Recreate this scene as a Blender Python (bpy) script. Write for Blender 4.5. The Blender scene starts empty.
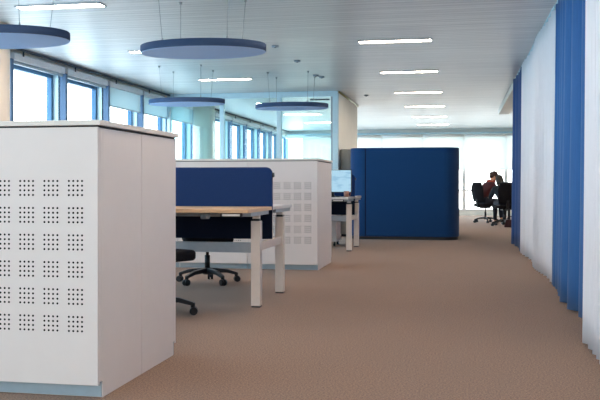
import bpy, bmesh, math, random
from mathutils import Vector, Matrix
random.seed(7)
PI = math.pi
C = bpy.context.scene.collection
S = bpy.context.scene

# ------------------------------------------------------------------ camera
EYE = 0.96
cam_d = bpy.data.cameras.new('camera')
cam_d.lens = 50.0
cam_d.sensor_width = 36.0
cam_d.shift_y = -16.0/600.0
cam_d.clip_start = 0.05
cam = bpy.data.objects.new('camera', cam_d)
C.objects.link(cam)
cam.location = (0, 0, EYE)
cam.rotation_euler = (PI/2, 0, math.radians(10.87))
S.camera = cam

# ------------------------------------------------------------------ world, lights, exposure
def lin(c):
    c = c/255.0
    return c/12.92 if c <= 0.04045 else ((c+0.055)/1.055)**2.4
def rgb(r, g, b): return (lin(r), lin(g), lin(b), 1.0)

w = bpy.data.worlds.new('overcast_sky')
S.world = w
w.use_nodes = True
nt = w.node_tree; nt.nodes.clear()
wo = nt.nodes.new('ShaderNodeOutputWorld')
bg = nt.nodes.new('ShaderNodeBackground')
# overcast sky: blue-white to the west (left windows), neutral white elsewhere, dimmer ground below
tc = nt.nodes.new('ShaderNodeTexCoord')
sx = nt.nodes.new('ShaderNodeSeparateXYZ')
nt.links.new(tc.outputs['Generated'], sx.inputs[0])
mr = nt.nodes.new('ShaderNodeMapRange')
mr.inputs['From Min'].default_value = -0.9; mr.inputs['From Max'].default_value = -0.25
nt.links.new(sx.outputs['X'], mr.inputs['Value'])
mx = nt.nodes.new('ShaderNodeMix'); mx.data_type = 'RGBA'
mx.inputs[6].default_value = (0.46, 0.79, 1.0, 1); mx.inputs[7].default_value = (0.96, 1.0, 0.99, 1)
nt.links.new(mr.outputs[0], mx.inputs[0])
nt.links.new(mx.outputs[2], bg.inputs['Color'])
bg.inputs['Strength'].default_value = 4.6
nt.links.new(bg.outputs[0], wo.inputs[0])

def portal(loc, rot, sx_, sy_):
    l = bpy.data.lights.new('sky_portal', 'AREA'); l.shape = 'RECTANGLE'
    l.size = sx_; l.size_y = sy_; l.cycles.is_portal = True
    o = bpy.data.objects.new('sky_portal', l); C.objects.link(o)
    o.location = loc; o.rotation_euler = rot
portal((-5.70, 10.5, 1.6), (0, -PI/2, 0), 1.9, 31)      # left windows
portal((-0.5, 26.35, 1.3), (-PI/2, 0, 0), 11, 2.6)       # end windows
portal((-1.5, -5.2, 1.6), (PI/2, 0, 0), 7.0, 1.9)       # windows behind the camera

S.view_settings.view_transform = 'Standard'
S.view_settings.look = 'None'
S.view_settings.gamma = 1.0
S.view_settings.use_curve_mapping = False
S.view_settings.exposure = 0.56

# ------------------------------------------------------------------ materials
M = {}
def mat(name, col, rough=0.6, metal=0.0, var=0.04, scale=30.0, bump=0.0, stretch=(1, 1, 1), spec=0.5, emit=None, trans=0.0, sheen=0.0):
    m = bpy.data.materials.new(name); m.use_nodes = True
    n = m.node_tree.nodes; L = m.node_tree.links
    b = n['Principled BSDF']
    b.inputs['Roughness'].default_value = rough
    b.inputs['Metallic'].default_value = metal
    b.inputs['Specular IOR Level'].default_value = spec
    if sheen: b.inputs['Sheen Weight'].default_value = sheen
    t = n.new('ShaderNodeTexCoord'); mp = n.new('ShaderNodeMapping'); mp.inputs['Scale'].default_value = stretch
    L.new(t.outputs['Object'], mp.inputs[0])
    no = n.new('ShaderNodeTexNoise'); no.inputs['Scale'].default_value = scale; no.inputs['Detail'].default_value = 3
    L.new(mp.outputs[0], no.inputs['Vector'])
    r = n.new('ShaderNodeValToRGB')
    r.color_ramp.elements[0].position = 0.3; r.color_ramp.elements[1].position = 0.7
    r.color_ramp.elements[0].color = tuple(max(0, c*(1-var)) for c in col[:3]) + (1,)
    r.color_ramp.elements[1].color = tuple(min(1, c*(1+var)) for c in col[:3]) + (1,)
    L.new(no.outputs['Fac'], r.inputs[0]); L.new(r.outputs[0], b.inputs['Base Color'])
    if bump:
        bp = n.new('ShaderNodeBump'); bp.inputs['Strength'].default_value = bump; bp.inputs['Distance'].default_value = 0.01
        L.new(no.outputs['Fac'], bp.inputs['Height']); L.new(bp.outputs[0], b.inputs['Normal'])
    if emit:
        b.inputs['Emission Color'].default_value = emit[0]; b.inputs['Emission Strength'].default_value = emit[1]
    if trans:
        out = n['Material Output']
        tr = n.new('ShaderNodeBsdfTranslucent'); ms = n.new('ShaderNodeMixShader'); ms.inputs[0].default_value = trans
        L.new(r.outputs[0], tr.inputs['Color']); L.new(b.outputs[0], ms.inputs[1]); L.new(tr.outputs[0], ms.inputs[2])
        L.new(ms.outputs[0], out.inputs['Surface'])
    M[name] = m
    return m

mat('laminate', rgb(226, 218, 216), 0.42, var=0.012, scale=8)
mat('laminate_top', rgb(228, 222, 216), 0.45, var=0.012, scale=8)
mat('plinth', rgb(172, 190, 202), 0.4, metal=0.2, var=0.03)
mat('hole', rgb(16, 15, 18), 0.95, spec=.1)
mat('gap', rgb(70, 66, 66), 0.8)
mat('wall', rgb(238, 236, 230), 0.8, var=0.02, scale=4)
mat('wall_soft', rgb(246, 248, 242), 0.8, var=0.02, scale=4)
mat('column', rgb(238, 226, 214), 0.55, var=0.02, scale=5)
mat('alu_pale', rgb(190, 222, 236), 0.4, metal=0.1, var=0.03)
mat('alu_blue', rgb(66, 112, 150), 0.45, metal=0.15, var=0.05)
mat('alu_grey', rgb(150, 165, 178), 0.4, metal=0.5, var=0.04)
mat('alu_mid', rgb(72, 102, 136), 0.45, metal=0.1, var=0.04)
mat('dark_rail', rgb(48, 62, 82), 0.5)
mat('blind', rgb(206, 218, 220), 0.9, var=0.02, scale=120, trans=0.5)
mat('blind_white', rgb(246, 250, 248), 0.9, var=0.01, scale=120, trans=0.4)
mat('cassette', rgb(214, 222, 232), 0.5)
mat('oak', rgb(226, 186, 148), 0.45, var=0.10, scale=9, stretch=(1, 14, 14))
mat('desk_metal', rgb(226, 214, 206), 0.4, metal=0.0, var=0.02)
mat('desk_grey', rgb(165, 172, 180), 0.45, metal=0.2, var=0.03)
mat('white_top', rgb(222, 218, 216), 0.4, var=0.02)
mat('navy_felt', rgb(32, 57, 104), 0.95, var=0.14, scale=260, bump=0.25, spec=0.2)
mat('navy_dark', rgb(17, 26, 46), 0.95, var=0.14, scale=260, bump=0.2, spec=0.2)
mat('pod_felt', rgb(16, 62, 112), 0.95, var=0.12, scale=220, bump=0.2, spec=0.2, sheen=0.2)
mat('pod_grey', rgb(160, 160, 152), 0.95, var=0.10, scale=160, bump=0.2, spec=0.2)
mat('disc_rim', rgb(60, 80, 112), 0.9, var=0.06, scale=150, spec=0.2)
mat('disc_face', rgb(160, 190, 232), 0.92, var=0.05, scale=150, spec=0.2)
mat('black_plastic', rgb(20, 22, 30), 0.42, var=0.1)
mat('black_fabric', rgb(24, 24, 30), 0.95, var=0.2, scale=200, bump=0.2, spec=0.2)
mat('steel', rgb(170, 175, 180), 0.3, metal=0.9)
mat('wire', rgb(120, 130, 142), 0.4, metal=0.5)
mat('white_plastic', rgb(235, 235, 235), 0.4)
mat('curtain_white', rgb(246, 246, 252), 0.9, var=0.015, scale=60, stretch=(1, 1, .1), trans=0.25)
mat('curtain_blue', rgb(44, 100, 160), 0.85, var=0.06, scale=70, stretch=(1, 1, .1), spec=0.25, sheen=0.25)
mat('curtain_navy', rgb(30, 70, 126), 0.85, var=0.06, scale=70, stretch=(1, 1, .1), spec=0.25, sheen=0.25)
mat('skin', rgb(214, 160, 132), 0.6, var=0.05, scale=20)
mat('hair_brown', rgb(62, 34, 24), 0.7, var=0.3, scale=60, bump=0.3, stretch=(1, 1, .2))
mat('hair_black', rgb(34, 27, 24), 0.7, var=0.3, scale=60, bump=0.3, stretch=(1, 1, .2))
mat('maroon_knit', rgb(72, 30, 38), 0.95, var=0.2, scale=120, bump=0.3)
mat('dark_top', rgb(30, 42, 52), 0.95, var=0.2, scale=120, bump=0.3)
mat('scarf', rgb(150, 62, 46), 0.95, var=0.2, scale=120, bump=0.3)
mat('jeans', rgb(28, 32, 48), 0.9, var=0.2, scale=120)
mat('shoe', rgb(24, 22, 22), 0.5)
mat('mug', rgb(140, 98, 84), 0.4)
mat('lip', rgb(168, 84, 78), 0.5)
mat('brass', rgb(150, 145, 100), 0.4, metal=0.4)
mat('bag', rgb(56, 24, 34), 0.8, var=0.15)

# lamp diffuser: louvred strip (procedural stripes) that gives off warm white light
def lamp_mat():
    m = bpy.data.materials.new('lamp_diffuser'); m.use_nodes = True
    n = m.node_tree.nodes; L = m.node_tree.links; b = n['Principled BSDF']
    t = n.new('ShaderNodeTexCoord'); s = n.new('ShaderNodeSeparateXYZ'); L.new(t.outputs['Object'], s.inputs[0])
    mm = n.new('ShaderNodeMath'); mm.operation = 'MULTIPLY'; mm.inputs[1].default_value = 2*PI/0.036
    sn = n.new('ShaderNodeMath'); sn.operation = 'SINE'
    L.new(s.outputs['X'], mm.inputs[0]); L.new(mm.outputs[0], sn.inputs[0])
    r = n.new('ShaderNodeMapRange'); r.inputs['From Min'].default_value = -1
    r.inputs['To Min'].default_value = 6; r.inputs['To Max'].default_value = 74.0
    L.new(sn.outputs[0], r.inputs['Value']); L.new(r.outputs[0], b.inputs['Emission Strength'])
    b.inputs['Emission Color'].default_value = (1.0, 0.79, 0.60, 1)
    b.inputs['Base Color'].default_value = (.8, .8, .8, 1)
    M['lamp_diffuser'] = m
lamp_mat()

def carpet_mat():
    m = bpy.data.materials.new('carpet'); m.use_nodes = True
    n = m.node_tree.nodes; L = m.node_tree.links; b = n['Principled BSDF']
    t = n.new('ShaderNodeTexCoord')
    a = n.new('ShaderNodeTexNoise'); a.inputs['Scale'].default_value = 105; a.inputs['Detail'].default_value = 4; a.inputs['Roughness'].default_value = 0.8
    c = n.new('ShaderNodeTexNoise'); c.inputs['Scale'].default_value = 1.3; c.inputs['Detail'].default_value = 2
    L.new(t.outputs['Object'], a.inputs['Vector']); L.new(t.outputs['Object'], c.inputs['Vector'])
    r = n.new('ShaderNodeValToRGB')
    r.color_ramp.elements[0].position = 0.32; r.color_ramp.elements[1].position = 0.68
    r.color_ramp.elements[0].color = rgb(82, 60, 47); r.color_ramp.elements[1].color = rgb(178, 142, 118)
    L.new(a.outputs['Fac'], r.inputs[0])
    r2 = n.new('ShaderNodeValToRGB'); r2.color_ramp.elements[0].color = (.93, .93, .93, 1); r2.color_ramp.elements[1].color = (1, 1, 1, 1)
    L.new(c.outputs['Fac'], r2.inputs[0])
    x = n.new('ShaderNodeMix'); x.data_type = 'RGBA'; x.blend_type = 'MULTIPLY'; x.inputs[0].default_value = 1
    L.new(r.outputs[0], x.inputs[6]); L.new(r2.outputs[0], x.inputs[7]); L.new(x.outputs[2], b.inputs['Base Color'])
    b.inputs['Roughness'].default_value = 0.95; b.inputs['Specular IOR Level'].default_value = 0.15
    b.inputs['Sheen Weight'].default_value = 0.15
    bp = n.new('ShaderNodeBump'); bp.inputs['Strength'].default_value = 0.5; bp.inputs['Distance'].default_value = 0.006
    L.new(a.outputs['Fac'], bp.inputs['Height']); L.new(bp.outputs[0], b.inputs['Normal'])
    M['carpet'] = m
carpet_mat()

def ceiling_mat():
    # linear metal panels running across the room: narrow grooves every 10 cm, brushed streaks along them
    m = bpy.data.materials.new('metal_ceiling'); m.use_nodes = True
    n = m.node_tree.nodes; L = m.node_tree.links; b = n['Principled BSDF']
    t = n.new('ShaderNodeTexCoord'); s = n.new('ShaderNodeSeparateXYZ'); L.new(t.outputs['Object'], s.inputs[0])
    d = n.new('ShaderNodeMath'); d.operation = 'DIVIDE'; d.inputs[1].default_value = 0.10; L.new(s.outputs['Y'], d.inputs[0])
    f = n.new('ShaderNodeMath'); f.operation = 'FRACT'; L.new(d.outputs[0], f.inputs[0])
    g = n.new('ShaderNodeMath'); g.operation = 'LESS_THAN'; g.inputs[1].default_value = 0.10; L.new(f.outputs[0], g.inputs[0])
    mp = n.new('ShaderNodeMapping'); mp.inputs['Scale'].default_value = (0.35, 9, 1); L.new(t.outputs['Object'], mp.inputs[0])
    a = n.new('ShaderNodeTexNoise'); a.inputs['Scale'].default_value = 1.6; a.inputs['Detail'].default_value = 5; a.inputs['Roughness'].default_value = .7
    L.new(mp.outputs[0], a.inputs['Vector'])
    r = n.new('ShaderNodeValToRGB'); r.color_ramp.elements[0].position = .32; r.color_ramp.elements[1].position = .68
    r.color_ramp.elements[0].color = rgb(186, 192, 196); r.color_ramp.elements[1].color = rgb(218, 222, 224)
    L.new(a.outputs['Fac'], r.inputs[0])
    x = n.new('ShaderNodeMix'); x.data_type = 'RGBA'; x.inputs[7].default_value = rgb(166, 170, 176)
    L.new(g.outputs[0], x.inputs[0]); L.new(r.outputs[0], x.inputs[6]); L.new(x.outputs[2], b.inputs['Base Color'])
    b.inputs['Metallic'].default_value = 0.25
    b.inputs['Roughness'].default_value = 0.42
    bp = n.new('ShaderNodeBump'); bp.inputs['Strength'].default_value = .35; bp.inputs['Distance'].default_value = 0.02
    L.new(a.outputs['Fac'], bp.inputs['Height']); L.new(bp.outputs[0], b.inputs['Normal'])
    M['metal_ceiling'] = m
ceiling_mat()

def glass_mat(name, tint, gl=0.06):
    m = bpy.data.materials.new(name); m.use_nodes = True
    n = m.node_tree.nodes; L = m.node_tree.links; n.remove(n['Principled BSDF'])
    out = n['Material Output']
    tr = n.new('ShaderNodeBsdfTransparent'); tr.inputs[0].default_value = tint
    gs = n.new('ShaderNodeBsdfGlossy'); gs.inputs['Roughness'].default_value = 0.02
    lw = n.new('ShaderNodeLayerWeight'); lw.inputs['Blend'].default_value = 0.5
    pw = n.new('ShaderNodeMath'); pw.operation = 'POWER'; pw.inputs[1].default_value = 4.0; L.new(lw.outputs['Facing'], pw.inputs[0])
    fr = n.new('ShaderNodeMath'); fr.operation = 'MULTIPLY_ADD'; fr.inputs[1].default_value = 0.5; fr.inputs[2].default_value = gl*.5
    L.new(pw.outputs[0], fr.inputs[0])
    ms = n.new('ShaderNodeMixShader')
    L.new(fr.outputs[0], ms.inputs[0]); L.new(tr.outputs[0], ms.inputs[1]); L.new(gs.outputs[0], ms.inputs[2])
    L.new(ms.outputs[0], out.inputs['Surface'])
    M[name] = m
glass_mat('window_glass', (0.97, 0.99, 1, 1))
glass_mat('partition_glass', (0.84, 0.97, 0.97, 1), 0.15)

def screen_mat():
    m = bpy.data.materials.new('monitor_screen'); m.use_nodes = True
    n = m.node_tree.nodes; L = m.node_tree.links; b = n['Principled BSDF']
    t = n.new('ShaderNodeTexCoord')
    mp = n.new('ShaderNodeMapping'); mp.inputs['Scale'].default_value = (5, 5, 22); L.new(t.outputs['Object'], mp.inputs[0])
    a = n.new('ShaderNodeTexNoise'); a.inputs['Scale'].default_value = 1.2
    L.new(mp.outputs[0], a.inputs['Vector'])
    r = n.new('ShaderNodeValToRGB'); r.color_ramp.elements[0].position = .35; r.color_ramp.elements[1].position = .5
    r.color_ramp.elements[0].color = rgb(150, 196, 226); r.color_ramp.elements[1].color = rgb(176, 218, 240)
    L.new(a.outputs['Fac'], r.inputs[0]); L.new(r.outputs[0], b.inputs['Emission Color'])
    b.inputs['Emission Strength'].default_value = 0.62
    b.inputs['Base Color'].default_value = (.03, .04, .05, 1); b.inputs['Roughness'].default_value = .25
    M['monitor_screen'] = m
screen_mat()

# ------------------------------------------------------------------ helpers
def box(bm, x0, x1, y0, y1, z0, z1, mi=0):
    v = [bm.verts.new((x, y, z)) for x in (x0, x1) for y in (y0, y1) for z in (z0, z1)]
    F = [(0, 1, 3, 2), (4, 6, 7, 5), (0, 4, 5, 1), (2, 3, 7, 6), (0, 2, 6, 4), (1, 5, 7, 3)]
    for f in F:
        fc = bm.faces.new([v[i] for i in f]); fc.material_index = mi
    return v
def rod(bm, p0, p1, r0, r1=None, seg=10, mi=0):
    r1 = r0 if r1 is None else r1
    p0 = Vector(p0); p1 = Vector(p1); d = (p1-p0).normalized()
    a = d.orthogonal().normalized(); b = d.cross(a)
    A = []; B = []
    for i in range(seg):
        t = 2*PI*i/seg; o = a*math.cos(t)+b*math.sin(t)
        A.append(bm.verts.new(p0+o*r0)); B.append(bm.verts.new(p1+o*r1))
    for i in range(seg):
        f = bm.faces.new([A[i], A[(i+1) % seg], B[(i+1) % seg], B[i]]); f.material_index = mi; f.smooth = True
    bm.faces.new(A[::-1]).material_index = mi; bm.faces.new(B).material_index = mi
def bar(bm, p0, p1, wd, h0, h1=None, w1=None):
    """tapered rectangular bar; h vertical, wd horizontal"""
    h1 = h0 if h1 is None else h1; w1 = wd if w1 is None else w1
    p0 = Vector(p0); p1 = Vector(p1); d = (p1-p0).normalized()
    sd = d.cross(Vector((0, 0, 1))); sd = sd.normalized() if sd.length > 1e-4 else Vector((1, 0, 0))
    up = sd.cross(d).normalized()
    A = [bm.verts.new(p0+sd*(sa*wd/2)+up*(sb*h0/2)) for sa, sb in ((-1, -1), (1, -1), (1, 1), (-1, 1))]
    B = [bm.verts.new(p1+sd*(sa*w1/2)+up*(sb*h1/2)) for sa, sb in ((-1, -1), (1, -1), (1, 1), (-1, 1))]
    for i in range(4): bm.faces.new([A[i], A[(i+1) % 4], B[(i+1) % 4], B[i]])
    bm.faces.new(A[::-1]); bm.faces.new(B)
def ball(bm, c, rx, ry, rz, seg=16, rings=10, rot=None):
    mtx = Matrix.Translation(Vector(c))
    if rot is not None: mtx = mtx @ rot
    mtx = mtx @ Matrix.Diagonal((rx, ry, rz, 1))
    r = bmesh.ops.create_uvsphere(bm, u_segments=seg, v_segments=rings, radius=1, matrix=mtx)
    for v in r['verts']:
        for f in v.link_faces: f.smooth = True
    return r['verts']
def prism(bm, outline, fn, thick):
    """outline: list of 2-D points; fn(p, t) -> 3-D point; extruded from t=0 to thick"""
    A = [bm.verts.new(fn(p, 0)) for p in outline]; B = [bm.verts.new(fn(p, thick)) for p in outline]
    n = len(A)
    for i in range(n): bm.faces.new([A[i], A[(i+1) % n], B[(i+1) % n], B[i]])
    bm.faces.new(A[::-1]); bm.faces.new(B)
def rounded(x0, x1, z0, z1, r, seg=6, corners=(1, 1, 1, 1)):
    """rounded rectangle outline; corners: bl, br, tr, tl"""
    P = []
    for k, (cx, cz, a0) in enumerate(((x0, z0, PI), (x1, z0, 1.5*PI), (x1, z1, 0), (x0, z1, .5*PI))):
        if not corners[k]: P.append((cx, cz)); continue
        ox = cx + (r if cx == x0 else -r); oz = cz + (r if cz == z0 else -r)
        for i in range(seg+1):
            a = a0 + .5*PI*i/seg; P.append((ox+r*math.cos(a), oz+r*math.sin(a)))
    return P
def build(name, bm, m, parent=None, bevel=0.0, seg=2, smooth=False, sub=0, solid=0.0):
    bmesh.ops.recalc_face_normals(bm, faces=bm.faces)
    me = bpy.data.meshes.new(name); bm.to_mesh(me); bm.free()
    for k in (m if isinstance(m, (list, tuple)) else [m]): me.materials.append(M[k])
    if smooth:
        for p in me.polygons: p.use_smooth = True
    o = bpy.data.objects.new(name, me); C.objects.link(o)
    if parent: o.parent = parent
    if solid:
        s_ = o.modifiers.new('solid', 'SOLIDIFY'); s_.thickness = solid; s_.offset = 0
    if bevel:
        b = o.modifiers.new('bevel', 'BEVEL'); b.width = bevel; b.segments = seg; b.limit_method = 'ANGLE'; b.angle_limit = math.radians(40)
    if sub:
        s_ = o.modifiers.new('sub', 'SUBSURF'); s_.levels = sub; s_.render_levels = sub
    return o
def thing(name, label, cat, loc=(0, 0, 0), rz=0, group=None, kind=None):
    o = bpy.data.objects.new(name, None); C.objects.link(o); o.empty_display_size = .1
    o.location = loc; o.rotation_euler = (0, 0, rz)
    if kind: o['kind'] = kind
    else:
        o['label'] = label; o['category'] = cat
    if group: o['group'] = group
    return o
def tag(o, label, cat, group=None):
    o['label'] = label; o['category'] = cat
    if group: o['group'] = group
    return o
def struct(name, bm, m, parent=None, **k):
    o = build(name, bm, m, parent, **k)
    if not parent: o['kind'] = 'structure'
    return o
def dup(root, loc, rz=None, label=None, group=None):
    r = root.copy(); C.objects.link(r); r.location = loc
    if rz is not None: r.rotation_euler = (0, 0, rz)
    if label: r['label'] = label
    if group: r['group'] = group
    def rec(src, dst):
        for ch in list(src.children):
            c = ch.copy(); C.objects.link(c); c.parent = dst; rec(ch, c)
    rec(root, r)
    return r
NB = bmesh.new

# ------------------------------------------------------------------ structure
CH = 2.65
WX = -5.48      # inner face of the window wall
bm = NB(); box(bm, -6.2, 4.8, -5.4, 26.6, -0.1, 0); struct('floor', bm, 'carpet')
bm = NB(); box(bm, -6.2, 4.8, -5.4, 26.6, CH, CH+0.2); struct('ceiling', bm, 'metal_ceiling')
bm = NB(); box(bm, -5.66, WX, -5.2, 26.4, 0, 0.80); box(bm, -5.66, WX, -5.2, 26.4, 2.50, CH); struct('wall_left', bm, 'wall')
bm = NB(); box(bm, 4.4, 4.7, 13.9, 26.4, 0, CH); struct('wall_right', bm, 'wall_soft')
bm = NB(); box(bm, 1.35, 1.55, -5.2, 13.9, 0, CH); box(bm, 1.55, 4.4, 13.7, 13.9, 0, CH); struct('wall_curtain', bm, 'wall')
bm = NB(); box(bm, -5.5, 4.4, 26.1, 26.4, 0, 0.14); box(bm, -5.5, 4.4, 26.1, 26.4, 2.42, CH)
struct('wall_end', bm, 'wall_soft')
bm = NB(); box(bm, -5.5, 1.35, -5.3, -5.05, 0, 0.75); box(bm, -5.5, 1.35, -5.3, -5.05, 2.45, CH)
box(bm, -5.5, -4.9, -5.3, -5.05, .75, 2.45); box(bm, 1.0, 1.35, -5.3, -5.05, .75, 2.45); struct('wall_back', bm, 'wall')
# solid side wall of the glazed room
bm = NB(); box(bm, -2.27, -2.17, 15.06, 17.85, 0, CH); struct('wall_inner', bm, 'wall_soft')
bm = NB(); rod(bm, (-2.155, 15.0, CH-.02), (-2.155, 17.85, CH-.02), 0.018); struct('trim_1', bm, 'brass')
# bulkhead over the curtain line beyond the far blue curtain
bm = NB(); box(bm, 0.86, 1.1, 13.9, 19.4, 2.54, CH); struct('trim_2', bm, 'wall_soft')
# soffit profile over the end windows
bm = NB(); box(bm, -5.4, 4.4, 25.95, 26.1, 2.50, 2.55); struct('trim_3', bm, 'alu_pale')
bm = NB(); box(bm, WX, WX+.012, -5, 26.1, 0, .08); struct('baseboard_left', bm, 'alu_pale')
bm = NB(); box(bm, -5.4, 4.4, 26.088, 26.1, 0, .08); struct('baseboard_end', bm, 'wall_soft')

# left windows: pitch 1.49 m, each with deep pale reveal, blue casement frame and a pane
P0, PW = 9.37, 1.435
k0 = -10
nwin = 1
for k in range(k0, 12):
    y0 = P0 + PW*k; y1 = y0 + PW
    r = thing('window_%d' % nwin, '', '', (WX, (y0+y1)/2, 0.80), kind='structure'); nwin += 1
    h = PW/2
    bm = NB()   # posts and lining
    box(bm, -.18, 0.0, -h, -h+.03, 0, 1.70); box(bm, -.18, 0.0, h-.03, h, 0, 1.70)
    box(bm, -.18, 0.0, -h+.03, h-.03, 1.68, 1.70); box(bm, -.18, 0.03, -h+.03, h-.03, 0, 0.04)
    build('window_lining', bm, 'alu_pale', r)
    bm = NB()   # casement
    a0, a1, b0, b1 = -h+.03, h-.03, .04, 1.68
    box(bm, -.17, -.10, a0, a0+.05, b0, b1); box(bm, -.17, -.10, a1-.05, a1, b0, b1)
    box(bm, -.17, -.10, a0+.05, a1-.05, b0, b0+.05); box(bm, -.17, -.10, a0+.05, a1-.05, b1-.05, b1)
    build('window_frame', bm, 'alu_blue', r)
    bm = NB(); box(bm, -.14, -.13, a0+.05, a1-.05, b0+.05, b1-.05); build('window_pane', bm, 'window_glass', r)
    bm = NB(); box(bm, -.02, .09, -h-.03, -h+.03, -.0, 1.70); build('mullion_cover', bm, 'alu_mid', r)

# end windows, pitch 1.26
for k in range(-4, 4):
    x0 = 0.12 + 1.26*k; x1 = min(x0 + 1.26, 4.4)
    if x0 < -5.4: x0 = -5.4
    r = thing('window_%d' % nwin, '', '', ((x0+x1)/2, 26.1, 0.14), kind='structure'); nwin += 1
    h = (x1-x0)/2
    bm = NB()
    for a, b in ((-h, -h+.05), (h-.05, h)): box(bm, a, b, -.02, .2, 0, 2.28)
    box(bm, -h+.05, h-.05, -.02, .2, 0, .05); box(bm, -h+.05, h-.05, -.02, .2, 2.23, 2.28); box(bm, -h+.05, h-.05, .05, .12, .60, .65)
    build('window_frame', bm, 'white_plastic', r)
    bm = NB(); box(bm, -h+.05, h-.05, .08, .09, .05, 2.23); build('window_pane', bm, 'window_glass', r)
# windows behind the camera
for k in range(4):
    x0 = -4.9 + 1.475*k
    r = thing('window_%d' % nwin, '', '', (x0+.7375, -5.1, 0.75), kind='structure'); nwin += 1
    bm = NB(); h = .7375
    for a, b in ((-h, -h+.05), (h-.05, h)): box(bm, a, b, -.12, .04, 0, 1.7)
    box(bm, -h+.05, h-.05, -.12, .04, 0, .05); box(bm, -h+.05, h-.05, -.12, .04, 1.65, 1.7)
    build('window_frame', bm, 'alu_pale', r)
    bm = NB(); box(bm, -h+.05, h-.05, -.04, -.03, .05, 1.65); build('window_pane', bm, 'window_glass', r)

# dark rail under the ceiling along the windows
t = thing('ceiling_rail', 'thin dark rail on short brackets under the ceiling along the left windows', 'rail', (WX+.11, 9.1, CH-.035))
bm = NB(); box(bm, -.012, .012, -4, 17, 0, .028); build('rail', bm, 'dark_rail', t)
for k in range(-2, 11):
    bm = NB(); box(bm, -.008, .008, PW*k+.5-.008, PW*k+.5+.008, -.06, 0.0); build('bracket', bm, 'dark_rail', t)

# roller blinds, one per window
ordn = ['first', 'second', 'third', 'fourth', 'fifth', 'sixth', 'seventh', 'eighth', 'ninth', 'tenth', 'eleventh']
desc = {0: 'grey roller blind rolled up over the window nearest the white column at the left edge',
        1: 'grey roller blind rolled up over the second window, left of the half-lowered ones',
        2: 'pale roller blind part-lowered over the first window with a lowered blind',
        3: 'pale roller blind part-lowered behind the left end of the far blue disc',
        4: 'pale roller blind part-lowered over the window where the glass partition meets the windows',
        5: 'pale roller blind lowered behind the glass partition beside the round column'}
for k in range(-2, 11):
    yc = P0 + PW*(k+.5)
    low = 2 <= k <= 5
    lab = desc.get(k, 'rolled grey blind over a left window seen through the glass partition' if k > 5 else 'rolled grey blind over a left window nearer than the white column')
    t = thing('roller_blind', lab, 'blind', (WX+.05, yc, 2.30 if low else 2.46), group='roller blinds along the left windows')
    top = 2.585 - t.location.z
    bm = NB(); box(bm, -.04, .045, -.675, .675, top-.095, top); build('cassette', bm, 'cassette', t, bevel=.01)
    if low:
        drop = 2.205 - t.location.z
        bm = NB(); box(bm, .004, .007, -.66, .66, drop, top-.095); build('blind_fabric', bm, 'blind', t)
        bm = NB(); box(bm, -.004, .014, -.66, .66, drop-.022, drop); build('bottom_bar', bm, 'alu_grey', t)
    else:
        bm = NB(); box(bm, -.006, .012, -.66, .66, top-.135, top-.095); build('bottom_bar', bm, 'alu_grey', t)
for k in range(-4, 3):
    xc = 0.12 + 1.26*(k+.5)
    lab = 'white blind lowered over an end window ' + ['seen through the glass partition, far left', 'seen through the left half of the glass partition', 'seen through the glass partition near its right post', 'above the left end of the blue booth', 'above the right part of the blue booth', 'above the two seated people', 'behind the far blue curtain'][k+4]
    t = thing('roller_blind', lab, 'blind', (xc, 26.03, 1.42), group='white blinds on the end windows')
    bm = NB(); box(bm, -.60, .60, .0, .003, 0, 1.0); build('blind_fabric', bm, 'blind_white', t)
    bm = NB(); box(bm, -.60, .60, -.008, .012, -.022, 0); build('bottom_bar', bm, 'white_plastic', t)
    bm = NB(); rod(bm, (-.61, 0, 1.03), (.61, 0, 1.03), .035); build('roller', bm, 'white_plastic', t)

# round columns
for x, y, lab in ((-4.90, 8.05, 'white round column at the left edge in front of the windows'),
                  (-4.90, 15.6, 'white round column seen through the glass partition behind the far blue disc')):
    bm = NB(); rod(bm, (0, 0, 0), (0, 0, CH), .21, seg=40)
    o = tag(build('column', bm, 'column'), lab, 'column', 'round columns along the windows'); o.location = (x, y, 0)

# glass partition across the room
GY = 15.0
t = thing('glass_partition', 'full-height glass partition with pale frame closing off the meeting room', 'glass partition', (-3.8, GY, 0))
bm = NB()
box(bm, 1.53, 1.63, -.05, .06, 0, CH); box(bm, -1.62, 1.53, -.05, .06, CH-.10, CH); box(bm, -1.62, 1.53, -.05, .06, 0, .08)
box(bm, -1.62, -1.56, -.05, .06, .08, CH-.10)
build('partition_frame', bm, 'alu_pale', t, bevel=.004)
bm = NB(); box(bm, 1.495, 1.53, -.03, .04, .08, CH-.1); build('door_stile', bm, 'alu_grey', t)
bm = NB()
for xp in (-.555, .536): box(bm, xp-.04, xp+.04, -.05, .05, .08, CH-.10)
build('partition_post', bm, 'alu_pale', t, bevel=.003)
for a, b in ((-1.56, -.595), (-.515, .496), (.576, 1.495)):
    bm = NB(); box(bm, a, b, -.006, .006, .08, CH-.10); build('glass_pane', bm, 'partition_glass', t)
bm = NB(); box(bm, 1.1, 1.46, .02, .05, CH-.16, CH-.135); build('door_closer', bm, 'dark_rail', t)

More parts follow.
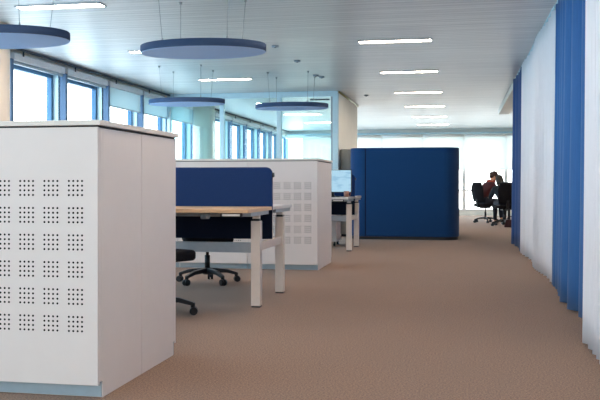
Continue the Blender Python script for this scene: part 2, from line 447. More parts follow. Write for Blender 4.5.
# ------------------------------------------------------------------ ceiling fittings
lamps = [(-.75, 9.85), (-.75, 12.6), (-.75, 15.45), (-.75, 18.25), (-.75, 21.1), (-.75, 23.9), (-3.72, 7.33), (-3.71, 10.05), (-3.71, 12.95), (-.75, 7.0), (-3.68, 4.6), (-.75, 4.2), (-.75, 1.4), (-3.68, 1.8), (-3.75, 16.9), (-3.75, 19.7), (-3.75, 22.5), (2.4, 17.0), (2.4, 20.4)]
lamp_lab = {0: 'louvred strip lamp in the ceiling right of centre, largest of the right row', 1: 'second strip lamp of the right row, behind the largest louvred one',
            2: 'third strip lamp of the right row in the metal ceiling', 3: 'fourth strip lamp of the right row above the blue booth',
            4: 'fifth strip lamp of the right row, small and faint above the blue booth', 5: 'farthest strip lamp of the right row, nearest the end windows',
            6: 'bright strip lamp at the top left above the large blue disc', 7: 'strip lamp mostly hidden behind the left end of the middle blue disc',
            8: 'strip lamp in the ceiling below the middle blue disc'}
lproto = None
for i, (x, y) in enumerate(lamps):
    lab = lamp_lab.get(i, 'slim strip lamp recessed in the metal ceiling')
    if i == 0:
        lproto = thing('ceiling_lamp', lab, 'ceiling lamp', (x, y, CH-.012), group='strip lamps in the metal ceiling')
        bm = NB(); a, b = .42, .07
        box(bm, -a-.012, a+.012, -b-.012, -b, 0, .014); box(bm, -a-.012, a+.012, b, b+.012, 0, .014)
        box(bm, -a-.012, -a, -b, b, 0, .014); box(bm, a, a+.012, -b, b, 0, .014)
        build('lamp_trim', bm, 'alu_grey', lproto)
        bm = NB(); box(bm, -a, a, -b, b, .003, .014); build('diffuser', bm, 'lamp_diffuser', lproto)
    else:
        dup(lproto, (x, y, CH-.012), 0, lab)

# small sprinkler heads
def head_mesh(parent):
    bm = NB(); rod(bm, (0, 0, .0), (0, 0, .022), .042, .045, 18); build('cover', bm, 'alu_grey', parent)
    bm = NB(); rod(bm, (0, 0, -.006), (0, 0, .0), .014, .014, 8); build('sensor_tip', bm, 'dark_rail', parent)
hs = [(-2.22, 9.95, 'small round ceiling detector just right of the middle blue disc'), (-2.19, 11.2, 'small ceiling detector above and left of the glass partition header'),
      (-2.2, 12.75, 'small ceiling detector, left of the two nearest the glass partition'), (-2.14, 12.95, 'small ceiling detector, right of the two nearest the glass partition'),
      (-1.75, 15.8, 'small ceiling detector just right of the solid white wall')]
hp = None
for x, y, lab in hs:
    if hp is None:
        hp = thing('ceiling_detector', lab, 'detector', (x, y, CH-.02), group='small detectors on the ceiling'); head_mesh(hp)
    else: dup(hp, (x, y, CH-.02), 0, lab)

# hanging oval acoustic discs
def disc(loc, lab):
    t = thing('hanging_disc', lab, 'acoustic disc', loc, group='blue acoustic discs hanging from the ceiling')
    RX, RY, TH, SEG = .57, .375, .07, 72
    def ring(z, k): return [((RX-k)*math.cos(2*PI*i/SEG), (RY-k)*math.sin(2*PI*i/SEG), z) for i in range(SEG)]
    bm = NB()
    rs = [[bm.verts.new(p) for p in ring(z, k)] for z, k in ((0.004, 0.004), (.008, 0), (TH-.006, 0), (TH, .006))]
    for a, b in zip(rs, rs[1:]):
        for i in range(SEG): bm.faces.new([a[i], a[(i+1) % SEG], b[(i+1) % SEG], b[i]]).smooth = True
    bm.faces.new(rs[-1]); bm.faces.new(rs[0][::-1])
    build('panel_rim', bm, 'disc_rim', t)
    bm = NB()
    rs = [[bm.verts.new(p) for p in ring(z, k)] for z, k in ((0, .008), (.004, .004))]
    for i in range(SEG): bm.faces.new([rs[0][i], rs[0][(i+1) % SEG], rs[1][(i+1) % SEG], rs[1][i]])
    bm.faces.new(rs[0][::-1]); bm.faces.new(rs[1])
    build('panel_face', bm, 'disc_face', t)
    top = CH - loc[2]
    for sx_, sy_ in ((-1, -1), (1, -1), (-1, 1), (1, 1)):
        bx_, by_ = sx_*.29, sy_*.24; ux, uy = sx_*.31, sy_*.30
        bm = NB(); rod(bm, (bx_, by_, TH), (ux, uy, top-.02), .0022, seg=6)
        o = build('suspension_wire', bm, 'wire', t)
        bm = NB(); rod(bm, (ux, uy, top-.024), (ux, uy, top), .012, .016, 10); build('ceiling_hook', bm, 'steel', o)
        bm = NB(); rod(bm, (bx_, by_, TH), (bx_, by_, TH+.03), .008, seg=8); build('panel_hook', bm, 'steel', o)
    return t
DZ = 2.122
d0 = disc((-3.67, 6.22, DZ), 'large blue acoustic disc cut off by the top left edge of the picture')
dup(d0, (-2.24, 7.10, DZ), 0, 'large blue acoustic disc hanging in the middle, with wires and no glass behind it')
dup(d0, (-3.92, 11.64, DZ), 0, 'smaller-looking far blue disc hanging in front of the part-lowered blinds')
dup(d0, (-2.55, 12.60, DZ), 0, 'far blue disc hanging in front of the glass partition')

# ------------------------------------------------------------------ storage cabinets
def perforated(bm, cx0, zs, yf, cols, sgn):
    for c in range(cols):
        for z in zs:
            for i in range(4):
                for j in range(4):
                    x = cx0 - .1185*c + (i-1.5)*.021; zz = z + (j-1.5)*.021
                    vs = [bm.verts.new((x + 0.0052*math.cos(PI/4*q), yf - sgn*.0006, zz + 0.0052*math.sin(PI/4*q))) for q in range(8)]
                    f = bm.faces.new(vs if sgn > 0 else vs[::-1]); f.material_index = 1
def cabinet(loc, rz, lab):
    """origin at the floor, front right corner; x in [-.805,0], y in [0,.515]; perforated panel at y=0"""
    t = thing('storage_cabinet', lab, 'cabinet', loc, rz, 'perforated white storage cabinets')
    W, D = .803, .515
    bm = NB(); box(bm, -W, 0, .05, D, 0, 1.2115); box(bm, -W, 0, .022, .05, .075, 1.2115)
    build('carcass', bm, 'laminate', t, bevel=.002)
    bm = NB(); box(bm, -W, -.006, .044, .05, 0.004, .073); build('plinth', bm, 'plinth', t)
    bm = NB(); box(bm, -W+.002, -.001, 0, .020, .062, 1.214)
    bmesh.ops.bevel(bm, geom=bm.edges[:], offset=.002, segments=1, affect='EDGES')
    perforated(bm, -.108, [.942-.1215*k for k in range(6)], 0, 6, 1)
    me = build('perforated_panel', bm, ['laminate', 'hole'], t)
    return t
def block(y, front_labs, back_labs, top_lab, XR):
    n = len(front_labs)
    for i in range(n):
        x = XR - .805*i
        global cab
        if cab is None: cab = cabinet((x, y, 0), 0, front_labs[i])
        else: dup(cab, (x, y, 0), 0, front_labs[i])
        dup(cab, (x-.803, y+1.035, 0), PI, back_labs[i])
    t = thing('cabinet_top', top_lab, 'worktop', (XR, y, 1.214))
    bm = NB(); box(bm, -.805*n+.004, -.006, .008, 1.027, 0, .008); build('shadow_gap', bm, 'gap', t)
    bm = NB(); box(bm, -.805*n-.01, .012, -.008, 1.043, .008, .031); build('top_board', bm, 'laminate_top', t, bevel=.002)
cab = None
block(3.465, ['large white cabinet with perforated front, nearest the camera at the lower left',
              'white perforated cabinet next to the nearest one, cut off by the left picture edge'],
      ['white cabinet back to back behind the nearest perforated cabinet', 'white cabinet hidden in the back row of the nearest block'],
      'off-white top board lying across the nearest block of cabinets', -1.578)
block(9.10, ['white perforated cabinet at the right end of the far block, beyond the blue desk divider',
             'white perforated cabinet in the middle of the far block, behind the desk divider',
             'white perforated cabinet in the far block, left end'],
      ['white cabinet back to back at the right end of the far block', 'white cabinet in the rear row of the far block, middle', 'white cabinet in the rear row of the far block, left end'],
      'off-white top board lying across the far block of cabinets', -1.55)

# ------------------------------------------------------------------ bench desks
def bench(loc, lab, topmat, group):
    """origin at the floor under the right end, middle of the two tops. right end x=0, extends to -1.6"""
    t = thing('bench_desk', lab, 'desk', loc, 0, group)
    for s in (-1, 1):
        y0, y1 = (-.81, -.02) if s < 0 else (.02, .81)
        bm = NB(); box(bm, -1.6, 0, y0, y1, .745, .773)
        build('tabletop', bm, topmat[0 if s < 0 else 1], t, bevel=.003)
        for x in (-.03, -1.57):
            lg = NB(); yl = s*.43
            box(lg, x-.037, x+.037, yl-.034, yl+.034, .012, .672)
            o = build('leg', lg, 'desk_metal', t, bevel=.003)
            bm = NB(); box(bm, x-.028, x+.028, yl-.026, yl+.026, .672, .69); build('leg_collar', bm, 'black_plastic', o)
            bm = NB(); box(bm, x-.026, x+.026, yl-.024, yl+.024, .690, .722); build('telescopic_column', bm, 'desk_metal', o)
            bm = NB(); box(bm, x-.033, x+.033, yl-.03, yl+.03, 0, .012); build('foot_pad', bm, 'black_plastic', o)
            bm = NB(); box(bm, x-.045 if x > -1 else x-.03, x+.028 if x > -1 else x+.05, yl-.28, yl+.30, .715, .7445)
            build('top_bracket', bm, 'desk_grey', t, bevel=.002)
        bm = NB(); box(bm, -1.52, -.085, s*.43-.03, s*.43+.03, .705, .7445); build('top_rail', bm, 'desk_grey', t)
    for x in (-.03, -1.57):
        bm = NB(); box(bm, x-.02, x+.02, -.395, .395, .435, .50); build('side_beam', bm, 'desk_metal', t, bevel=.002)
    bm = NB(); box(bm, -1.532, -.068, -.46, -.42, .425, .505); build('long_beam', bm, 'desk_grey', t, bevel=.002)
    bm = NB(); box(bm, -1.45, -.35, .03, .20, .57, .585); box(bm, -1.45, -.35, .02, .03, .57, .64); box(bm, -1.45, -.35, .20, .21, .57, .64)
    for x in (-1.4, -.4): box(bm, x-.01, x+.01, .10, .12, .585, .745)
    build('cable_tray', bm, 'desk_grey', t)
    # handset frame and round socket under the front edge
    bm = NB()
    box(bm, -.21, -.06, -.80, -.79, .714, .721); box(bm, -.21, -.06, -.80, -.79, .738, .7445)
    box(bm, -.215, -.205, -.80, -.79, .714, .7445); box(bm, -.065, -.055, -.80, -.79, .714, .7445)
    box(bm, -.21, -.06, -.79, -.745, .714, .7445)
    o = build('height_control', bm, 'black_plastic', t)
    bm = NB(); box(bm, -.203, -.067, -.797, -.7905, .7215, .7375); build('button_strip', bm, 'white_plastic', o)
    bm = NB(); rod(bm, (-.37, -.68, .695), (-.37, -.68, .7445), .032, .045, 18); build('cable_outlet', bm, 'alu_grey', t, smooth=False)
    return t
def divider(loc, lab):
    t = thing('desk_divider', lab, 'divider', loc, 0, 'felt desk dividers')
    bm = NB(); prism(bm, rounded(-1.6, 0, -.022, .335, .055, 8, (0, 0, 1, 1)), lambda p, th: (p[0], -.018+th, p[1]), .036)
    build('felt_panel', bm, 'navy_felt', t, bevel=.006)
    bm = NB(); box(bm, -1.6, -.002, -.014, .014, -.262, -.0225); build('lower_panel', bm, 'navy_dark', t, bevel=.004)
    bm = NB(); rod(bm, (0, 0, .27), (.014, 0, .27), .02, seg=12); build('clip_knob', bm, 'black_plastic', t)
    for x in (-.35, -1.25):
        bm = NB(); box(bm, x-.03, x+.03, -.0195, .0195, -.03, -.0); build('clamp', bm, 'black_plastic', t)
    return t
BX = -1.53
b1 = bench((BX, 6.755, 0), 'bench desk with oak edge and pale metal legs between the two cabinet blocks', ['oak', 'white_top'], 'bench desks')
b2 = bench((BX, 12.28, 0), 'far white bench desk with a monitor on it, behind the far cabinets', ['white_top', 'white_top'], 'bench desks')
divider((BX, 6.755, .765), 'navy felt divider with a rounded corner rising from the nearer bench desk')
divider((BX, 12.28, .765), 'dark felt divider on the far bench desk, mostly hidden behind the monitor')

# ------------------------------------------------------------------ office chairs (local +X is forward)
def office_chair(loc, rz, lab, back=(.52, 1.0)):
    t = thing('office_chair', lab, 'chair', loc, rz, 'black swivel chairs')
    bm = NB()
    rod(bm, (0, 0, .085), (0, 0, .15), .045, .034, 16)
    for i in range(5):
        a = 2*PI*i/5 + .45; c, s_ = math.cos(a), math.sin(a)
        bar(bm, (.02*c, .02*s_, .125), (.19*c, .19*s_, .112), .052, .048, .034, .042)
        bar(bm, (.185*c, .185*s_, .113), (.29*c, .29*s_, .082), .042, .034, .026, .034)
        rod(bm, (.288*c, .288*s_, .05), (.288*c, .288*s_, .092), .016, .018, 10)
    build('star_base', bm, 'black_plastic', t, bevel=.004)
    for i in range(5):
        a = 2*PI*i/5 + .45; c, s_ = math.cos(a), math.sin(a)
        p = Vector((.295*c, .295*s_, .031)); d = Vector((-s_, c, 0))
        bm = NB()
        for q in (-1, 1): rod(bm, p+d*(q*.007), p+d*(q*.027), .031, .029, 16)
        rod(bm, p-d*.007, p+d*.007, .012, seg=8)
        box(bm, p.x-.012, p.x+.012, p.y-.012, p.y+.012, .035, .062)
        build('caster', bm, 'black_plastic', t)
    bm = NB(); rod(bm, (0, 0, .14), (0, 0, .27), .026, seg=14); rod(bm, (0, 0, .27), (0, 0, .37), .015, seg=12); build('gas_column', bm, 'black_plastic', t)
    bm = NB(); box(bm, -.12, .10, -.07, .07, .355, .40); bar(bm, (-.10, 0, .375), (-.25, 0, .40), .07, .03); bar(bm, (-.25, 0, .39), (-.27, 0, .60), .06, .03)
    rod(bm, (0, -.07, .375), (0.02, -.2, .37), .007, seg=8)
    build('mechanism', bm, 'black_plastic', t, bevel=.006)
    bm = NB()
    out = rounded(-.22, .25, -.24, .24, .09, 6)
    prism(bm, out, lambda p, th: (p[0], p[1], .40+th), .075)
    build('seat', bm, 'black_fabric', t, bevel=.025, seg=4)
    bm = NB()
    N_, K_ = 10, 8
    g = {}
    for j in range(K_+1):
        z = back[0] + (back[1]-back[0])*j/K_
        wv = .225*(1-max(0, j/K_-.55)**2*1.6) - .04*(1-j/K_)**3
        for i in range(N_+1):
            u = -1 + 2*i/N_
            xx = -.255 + .05*u*u - .03*math.sin(PI*j/K_) - .06*(j/K_)**2 + .02
            g[i, j] = (bm.verts.new((xx, u*wv, z)), bm.verts.new((xx-.035, u*wv, z)))
    for j in range(K_):
        for i in range(N_):
            bm.faces.new([g[i, j][0], g[i+1, j][0], g[i+1, j+1][0], g[i, j+1][0]])
            bm.faces.new([g[i, j][1], g[i, j+1][1], g[i+1, j+1][1], g[i+1, j][1]])
    for i in range(N_):
        for j in (0, K_): bm.faces.new([g[i, j][0], g[i, j][1], g[i+1, j][1], g[i+1, j][0]])
    for j in range(K_):
        for i in (0, N_): bm.faces.new([g[i, j][0], g[i, j+1][0], g[i, j+1][1], g[i, j][1]])
    build('backrest', bm, 'black_fabric', t, bevel=.012, seg=3, smooth=True)
    return t
c0 = office_chair((-2.20, 5.77, 0), 1.07, 'black swivel chair at the oak-edged desk, mostly hidden by the nearest cabinet')
dup(c0, (-2.41, 7.78, 0), -1.2, 'black swivel chair beyond the nearer bench desk, its star base visible below')

# ------------------------------------------------------------------ monitor, mug, pedestal
t = thing('monitor', 'flat monitor with a pale blue picture on the far bench desk', 'monitor', (-1.835, 12.0, .773))
bm = NB(); box(bm, -.292, .292, -.012, .03, .065, .395); build('casing', bm, 'black_plastic', t, bevel=.006)
bm = NB(); box(bm, -.284, .284, -.0145, -.0125, .073, .387); build('screen', bm, 'monitor_screen', t)
bm = NB(); box(bm, -.03, .03, .03, .05, .01, .26); box(bm, -.12, .12, -.07, .10, 0, .012); build('stand', bm, 'black_plastic', t, bevel=.004)
t = thing('mug', 'small terracotta mug beside the monitor on the far bench desk', 'mug', (-1.60, 11.86, .773))
bm = NB(); rod(bm, (0, 0, 0), (0, 0, .085), .034, .04, 20); build('cup', bm, 'mug', t)
bm = NB()
for i in range(6):
    a0, a1 = -PI/2+PI*i/6, -PI/2+PI*(i+1)/6
    rod(bm, (.036+.025*math.cos(a0), 0, .045+.028*math.sin(a0)), (.036+.025*math.cos(a1), 0, .045+.028*math.sin(a1)), .005, seg=6)
build('handle', bm, 'mug', t)
t = thing('keyboard', 'slim black keyboard in front of the monitor on the far bench desk', 'keyboard', (-1.95, 11.72, .773))
bm = NB(); box(bm, -.21, .21, -.06, .06, 0, .018); build('keyboard_body', bm, 'black_plastic', t, bevel=.004)
bm = NB()
for r_ in range(4):
    for q in range(14): box(bm, -.20+.0287*q, -.20+.0287*q+.024, -.05+.026*r_, -.05+.026*r_+.021, .018, .023)
build('keys', bm, 'black_fabric', t)
t = thing('mobile_pedestal', 'white drawer pedestal on casters under the far bench desk', 'pedestal', (-2.07, 12.72, 0))
bm = NB(); box(bm, -.2, .2, .02, .46, .07, .55); build('pedestal_body', bm, 'laminate', t, bevel=.003)
for z0, z1 in ((.08, .27), (.275, .41), (.415, .54)):
    bm = NB(); box(bm, -.195, .195, 0, .019, z0, z1); o = build('drawer', bm, 'laminate', t, bevel=.002)
    bm = NB(); box(bm, -.06, .06, -.008, 0, z1-.03, z1-.02); build('drawer_handle', bm, 'alu_grey', o)
for x in (-.16, .16):
    for y in (.06, .42):
        bm = NB(); rod(bm, (x-.015, y, .026), (x+.015, y, .026), .026, seg=14); box(bm, x-.012, x+.012, y-.012, y+.012, .03, .07); build('caster', bm, 'black_plastic', t)

# ------------------------------------------------------------------ acoustic booths
def booth(loc, W, D, H, R, m, lab, group=None):
    """U-shaped upholstered wall, closed side towards -Y, right corner at x=W"""
    t = thing('acoustic_booth', lab, 'booth', loc, 0, group)
    TH = .09
    def path(off):
        P = []
        r = R - off; r = max(r, .02)
        P.append((off, D))
        for i in range(13):
            a = PI + .5*PI*i/12; P.append((R+r*math.cos(a), R+r*math.sin(a)))
        for i in range(13):
            a = 1.5*PI + .5*PI*i/12; P.append((W-R+r*math.cos(a), R+r*math.sin(a)))
        P.append((W-off, D))
        return P
    A, B = path(0), path(TH)
    bm = NB(); n = len(A)
    v = [[bm.verts.new((p[0], p[1], z)) for p in Q] for Q, z in ((A, .05), (A, H), (B, H), (B, .05))]
    for k in range(4):
        for i in range(n-1): bm.faces.new([v[k][i], v[k][i+1], v[(k+1) % 4][i+1], v[(k+1) % 4][i]])
    for i in (0, n-1): bm.faces.new([v[k][i] for k in range(4)])
    build('padded_wall', bm, m, t, bevel=.02, seg=3)
    bm = NB()
    C2, D2 = path(.02), path(TH-.02)
    v = [[bm.verts.new((p[0], p[1], z)) for p in Q] for Q, z in ((C2, 0), (C2, .05), (D2, .05), (D2, 0))]
    for k in range(4):
        for i in range(n-1): bm.faces.new([v[k][i], v[k][i+1], v[(k+1) % 4][i+1], v[(k+1) % 4][i]])
    for i in (0, n-1): bm.faces.new([v[k][i] for k in range(4)])
    build('base_strip', bm, 'black_plastic', t)
    for x in (R+.02,):
        bm = NB(); rod(bm, (x, -.002, .06), (x, -.002, H-.02), .006, seg=8); build('seam', bm, 'black_fabric', t)
    bm = NB(); box(bm, TH+.02, W-TH-.02, TH+.02, TH+.55, .0, .30); box(bm, TH+.02, W-TH-.02, TH+.03, TH+.57, .30, .44)
    build('bench_seat', bm, m, t, bevel=.03, seg=3)
    return t
booth((-1.905, 14.42, 0), 1.89, 1.5, 1.59, .27, 'pod_felt', 'tall dark blue felt booth with rounded corners in the middle of the room')
t = thing('felt_screen', 'narrow grey felt screen against the solid wall, behind the blue booth', 'screen', (-2.16, 15.12, 0))
bm = NB(); prism(bm, rounded(0, .235, 0, 1.4, .08, 6), lambda p, th: (p[0], p[1], .04+th), 1.56); build('padded_panel', bm, 'pod_grey', t, bevel=.02, seg=3)
bm = NB(); box(bm, .02, .21, .03, 1.37, 0, .04); build('base_strip', bm, 'black_plastic', t)

# ------------------------------------------------------------------ curtains
def curtain(name, x, y0, y1, m, lab, amp=.035, pitch=.17, seed=1, flare=0.0, zt=CH-.03):
    rnd = random.Random(seed)
    t = thing(name, lab, 'curtain', (x, (y0+y1)/2, 0), 0)
    L_ = y1-y0; n = int(L_/.012); K_ = 12
    ph = []; a = rnd.random()*6
    cur = a; am = []
    for i in range(n+1):
        cur += 2*PI*.012/(pitch*(1+.45*math.sin(i*.012*2.3+seed)))
        ph.append(cur); am.append(amp*(.75+.35*math.sin(i*.012*3.1+seed*2)))
    bm = NB(); V = []
    for j in range(K_+1):
        f = j/K_; z = zt - (zt-.015)*f
        row = []
        for i in range(n+1):
            s = math.sin(ph[i] + .25*math.sin(f*3+seed))
            s = math.copysign(abs(s)**.8, s)
            dx = am[i]*s*(.7+.45*f) - flare*f*f
            dy = .012*math.sin(2*ph[i])
            row.append(bm.verts.new((dx, -L_/2+i*.012+dy, z)))
        V.append(row)
    for j in range(K_):
        for i in range(n): bm.faces.new([V[j][i], V[j][i+1], V[j+1][i+1], V[j+1][i]])
    build('curtain_cloth', bm, m, t, smooth=True, solid=.003)
    bm = NB(); box(bm, -.012, .012, -L_/2-.02, L_/2+.02, CH-.026, CH); build('curtain_track', bm, 'alu_pale', t)
curtain('curtain', .752, 1.2, 5.32, 'curtain_white', 'nearest white floor-length curtain at the right edge of the picture', amp=.036, pitch=.24, seed=3, flare=.012)
curtain('curtain', .892, 5.5, 8.13, 'curtain_blue', 'mid-blue floor-length curtain between the two white curtains on the right', amp=.075, pitch=.29, seed=5, flare=.012)
curtain('curtain', .885, 8.2, 12.05, 'curtain_white', 'long white curtain between the blue curtain and the farther navy one', amp=.06, pitch=.24, seed=8)
curtain('curtain', .875, 12.12, 13.75, 'curtain_navy', 'narrow far navy curtain beside the seated people', amp=.065, pitch=.3, seed=11)

# ------------------------------------------------------------------ far work place with two people
t = thing('meeting_table', 'white table at the far end where two people sit', 'table', (1.93, 21.2, 0))
bm = NB(); box(bm, -.93, .9, -1.2, 1.0, .715, .742); build('tabletop', bm, 'white_top', t, bevel=.004)
for sx_ in (-.8, .8):
    for sy_ in (-1.05, .85):
        bm = NB(); box(bm, sx_-.03, sx_+.03, sy_-.03, sy_+.03, 0, .715); build('leg', bm, 'black_plastic', t)
bm = NB(); box(bm, -.5, .77, .6, .63, .38, .70); build('modesty_panel', bm, 'black_fabric', t)

PA = (.62, 21.2); RA = .65
PB = (1.0, 19.6); RB = 1.8
oc1 = dup(c0, (PA[0], PA[1], 0), RA, 'black swivel chair carrying the person in the maroon top, left of the two far chairs')
oc2 = dup(c0, (PB[0], PB[1], 0), RB, 'black swivel chair under the dark-haired person, right of the two far chairs')

def skin(verts, edges, radii, root, sub=2):
    me = bpy.data.meshes.new('tmp'); me.from_pydata(verts, edges, []); me.update()
    o = bpy.data.objects.new('tmp', me); C.objects.link(o)
    md = o.modifiers.new('s', 'SKIN'); md.use_smooth_shade = True
    sv = me.skin_vertices[0].data
    for i, r in enumerate(radii):
        sv[i].radius = (r, r) if not isinstance(r, tuple) else r
        sv[i].use_root = (i == root)
    sb = o.modifiers.new('b', 'SUBSURF'); sb.levels = sub; sb.render_levels = sub
    dg = bpy.context.evaluated_depsgraph_get(); ev = o.evaluated_get(dg)
    m2 = bpy.data.meshes.new_from_object(ev)
    bpy.data.objects.remove(o); bpy.data.meshes.remove(me)
    return m2
def hand(bm, wrist, d, up, s=1.0):
    """palm and five curled fingers from a wrist, pointing along d, palm facing -up"""
    d = d.normalized(); sd = d.cross(up).normalized(); up = sd.cross(d)
    V = [wrist, wrist+d*.045*s, wrist+d*.085*s]; E = [(0, 1), (1, 2)]; R = [(.022, .022), (.036, .018), (.036, .016)]
    me = skin([tuple(v) for v in V], E, R, 0, 1); bm.from_mesh(me)
    for q, ln in ((-1.5, .062), (-.5, .074), (.5, .08), (1.5, .07)):
        b0 = wrist+d*.07*s+sd*(q*.019)
        p = [b0, b0+d*(.02+ln*.4), b0+d*(.02+ln*.75)-up*.016, b0+d*(.02+ln*.85)-up*.04]
        me = skin([tuple(v) for v in p], [(0, 1), (1, 2), (2, 3)], [.0095, .009, .008, .007], 0, 1); bm.from_mesh(me)
    b0 = wrist+d*.03+sd*.026
    p = [b0, b0+d*.03+sd*.025, b0+d*.06+sd*.028-up*.012]
    me = skin([tuple(v) for v in p], [(0, 1), (1, 2)], [.012, .0105, .009], 0, 1); bm.from_mesh(me)

def person(loc, rz, lab, lean, top, hairm, hair_long, headpitch, scarf=False, hand_up=False, headyaw=0.0):
    t = thing('person', lab, 'person', loc, rz)
    sl, cl = math.sin(lean), math.cos(lean)
    hip = Vector((-.05, 0, .53))
    def sp(h, dx=0): return Vector((hip.x+h*sl+dx, 0, hip.z+h*cl))
    belly, chest, neck0 = sp(.16), sp(.36), sp(.50, .01)
    neck = neck0 + Vector((.05, 0, .055)); headc = neck + Vector((.06, 0, .10))
    P = {'hip': hip, 'belly': belly, 'chest': chest, 'neck0': neck0, 'neck': neck}
    for s in (-1, 1):
        sh = sp(.43) + Vector((0, s*.17, 0)); P['sh%d' % s] = sh
        if hand_up and s == -1:
            el = sh + Vector((.20, s*.03, -.20)); wr = headc + Vector((.10, s*.06, -.17))
        else:
            el = sh + Vector((.14, s*.06, -.22)); wr = Vector((.47, s*.12, .785))
        P['el%d' % s] = el; P['wr%d' % s] = wr
        P['hj%d' % s] = hip + Vector((.03, s*.09, -.01)); P['kn%d' % s] = Vector((.37, s*.11, .53)); P['an%d' % s] = Vector((.40, s*.11, .10)); P['to%d' % s] = Vector((.53, s*.12, .04))
    names = list(P); idx = {k: i for i, k in enumerate(names)}
    rad = {'hip': .125, 'belly': .115, 'chest': .13, 'neck0': .065, 'neck': .05}
    for s in (-1, 1):
        for k, v in (('sh', .062), ('el', .042), ('wr', .027), ('hj', .095), ('kn', .062), ('an', .04), ('to', .032)): rad[k+str(s)] = v
    E = [('hip', 'belly'), ('belly', 'chest'), ('chest', 'neck0'), ('neck0', 'neck')]
    for s in ('-1', '1'):
        E += [('chest', 'sh'+s), ('sh'+s, 'el'+s), ('el'+s, 'wr'+s), ('hip', 'hj'+s), ('hj'+s, 'kn'+s), ('kn'+s, 'an'+s), ('an'+s, 'to'+s)]
    me = skin([tuple(P[k]) for k in names], [(idx[a], idx[b]) for a, b in E], [rad[k]*(.66 if k[:2] in ('sh', 'el') else .84) for k in names], 0)
    bm = NB(); bm.from_mesh(me)
    rot = Matrix.Rotation(headyaw, 4, 'Z') @ Matrix.Rotation(headpitch, 4, 'Y')
    # head: skull, jaw, nose, ears, brow
    def hp(x, y, z): return headc + (rot @ Vector((x, y, z)))
    ball(bm, hp(0, 0, .02), .098, .077, .10, rot=rot); ball(bm, hp(.028, 0, -.045), .066, .057, .07, rot=rot)
    rod(bm, hp(.088, 0, .02), hp(.112, 0, -.022), .009, .015, 8)
    for s in (-1, 1):
        ball(bm, hp(.0, s*.078, -.005), .018, .008, .03, 8, 6, rot)
    rod(bm, neck-Vector((.01, 0, .03)), hp(-.012, 0, -.03), .048, .05, 14)
    for s in (-1, 1):
        wr = P['wr%d' % s]
        if hand_up and s == -1: hand(bm, wr, (hp(.06, s*.05, -.05)-wr), Vector((1, 0, 0)))
        else: hand(bm, wr, Vector((1, -s*.3, -.12)), Vector((0, 0, 1)))
    build('body', bm, 'skin', t, smooth=True)
    bm = NB()
    for s in (-1, 1): ball(bm, hp(.088, s*.03, .012), .011, .013, .009, 8, 6, rot)
    build('eyes', bm, 'hair_black', t)
    bm = NB(); ball(bm, hp(.092, 0, -.055), .008, .024, .007, 8, 6, rot); build('mouth', bm, 'lip', t)
    # hair
    bm = NB(); ball(bm, hp(-.016, 0, .038), .103, .088, .102, rot=rot)
    ball(bm, hp(-.055, 0, .0), .06, .078, .085, rot=rot)
    if hair_long:
        for s in (-1, 1): ball(bm, hp(-.015, s*.066, -.05), .048, .026, .12, rot=rot)
        ball(bm, hp(-.06, 0, -.07), .05, .072, .12, rot=rot)
    else:
        ball(bm, hp(-.10, 0, .03), .042, .042, .042)
    build('hair', bm, hairm, t, smooth=True)
    # top
    nm = ['hip', 'belly', 'chest', 'neck0', 'sh-1', 'el-1', 'wr-1', 'sh1', 'el1', 'wr1']
    ix = {k: i for i, k in enumerate(nm)}
    pts = [tuple(P[k] if not k.startswith('wr') else P[k].lerp(P['el'+k[2:]], .18)) for k in nm]
    ed = [(ix[a], ix[b]) for a, b in E if a in ix and b in ix]
    me = skin(pts, ed, [rad[k]*(1.3 if k[:2] in ('sh', 'ch') else 1.12 if not k.startswith('wr') else 1.25) for k in nm], 0)
    bm = NB(); bm.from_mesh(me); build('knit_top', bm, top, t, smooth=True)
    nm = ['hip', 'hj-1', 'kn-1', 'an-1', 'hj1', 'kn1', 'an1']; ix = {k: i for i, k in enumerate(nm)}
    ed = [(ix[a], ix[b]) for a, b in E if a in ix and b in ix]
    me = skin([tuple(P[k]) for k in nm], ed, [rad[k]*1.08 for k in nm], 0)
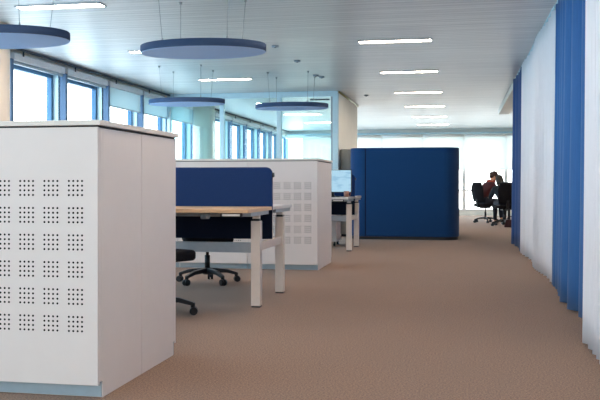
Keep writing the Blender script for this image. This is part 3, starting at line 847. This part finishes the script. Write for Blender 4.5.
    bm = NB(); bm.from_mesh(me); build('trousers', bm, 'jeans', t, smooth=True)
    for s in (-1, 1):
        a = P['an%d' % s]
        bm = NB(); ball(bm, (a.x+.02, a.y, .055), .055, .042, .055, 12, 8); ball(bm, (a.x+.10, a.y+s*.005, .035), .095, .044, .035, 14, 8)
        build('shoe', bm, 'shoe', t, smooth=True)
    if scarf:
        bm = NB(); n = 16
        for i in range(n):
            a0, a1 = 2*PI*i/n, 2*PI*(i+1)/n; c = neck0+Vector((.015, 0, .03))
            rod(bm, c+Vector((.08*math.cos(a0), .085*math.sin(a0), .02*math.cos(a0*2))), c+Vector((.08*math.cos(a1), .085*math.sin(a1), .02*math.cos(a1*2))), .034, seg=8)
        build('scarf', bm, 'scarf', t, smooth=True)
    return t
person((PA[0], PA[1], 0), RA, 'person in a maroon knit and rust scarf sitting and leaning over the far table', .40, 'maroon_knit', 'hair_brown', False, .55, scarf=True, headyaw=-.5)
person((PB[0], PB[1], 0), RB, 'person with dark hair in a dark top, bent low with one hand raised', .78, 'dark_top', 'hair_black', True, .75, hand_up=True)

t = thing('laptop', 'small dark open laptop on the far white table', 'laptop', (1.34, 20.35, .742), -.6)
bm = NB(); box(bm, -.16, .16, -.11, .11, 0, .016); build('laptop_base', bm, 'black_plastic', t, bevel=.003)
bm = NB(); v = box(bm, -.16, .16, .10, .11, .016, .2); build('laptop_lid', bm, 'black_plastic', t, bevel=.003)
t = thing('handbag', 'maroon handbag on the floor beside the far right chair', 'bag', (1.10, 19.05, 0))
bm = NB(); prism(bm, [(-.14, 0), (.14, 0), (.10, .17), (-.10, .17)], lambda p, th: (p[0], -.06+th, p[1]), .12); build('bag_body', bm, 'bag', t, bevel=.02, seg=3)
bm = NB()
for i in range(8):
    a0, a1 = PI*i/8, PI*(i+1)/8
    rod(bm, (.08*math.cos(a0), 0, .16+.08*math.sin(a0)), (.08*math.cos(a1), 0, .16+.08*math.sin(a1)), .008, seg=6)
build('bag_handle', bm, 'bag', t)
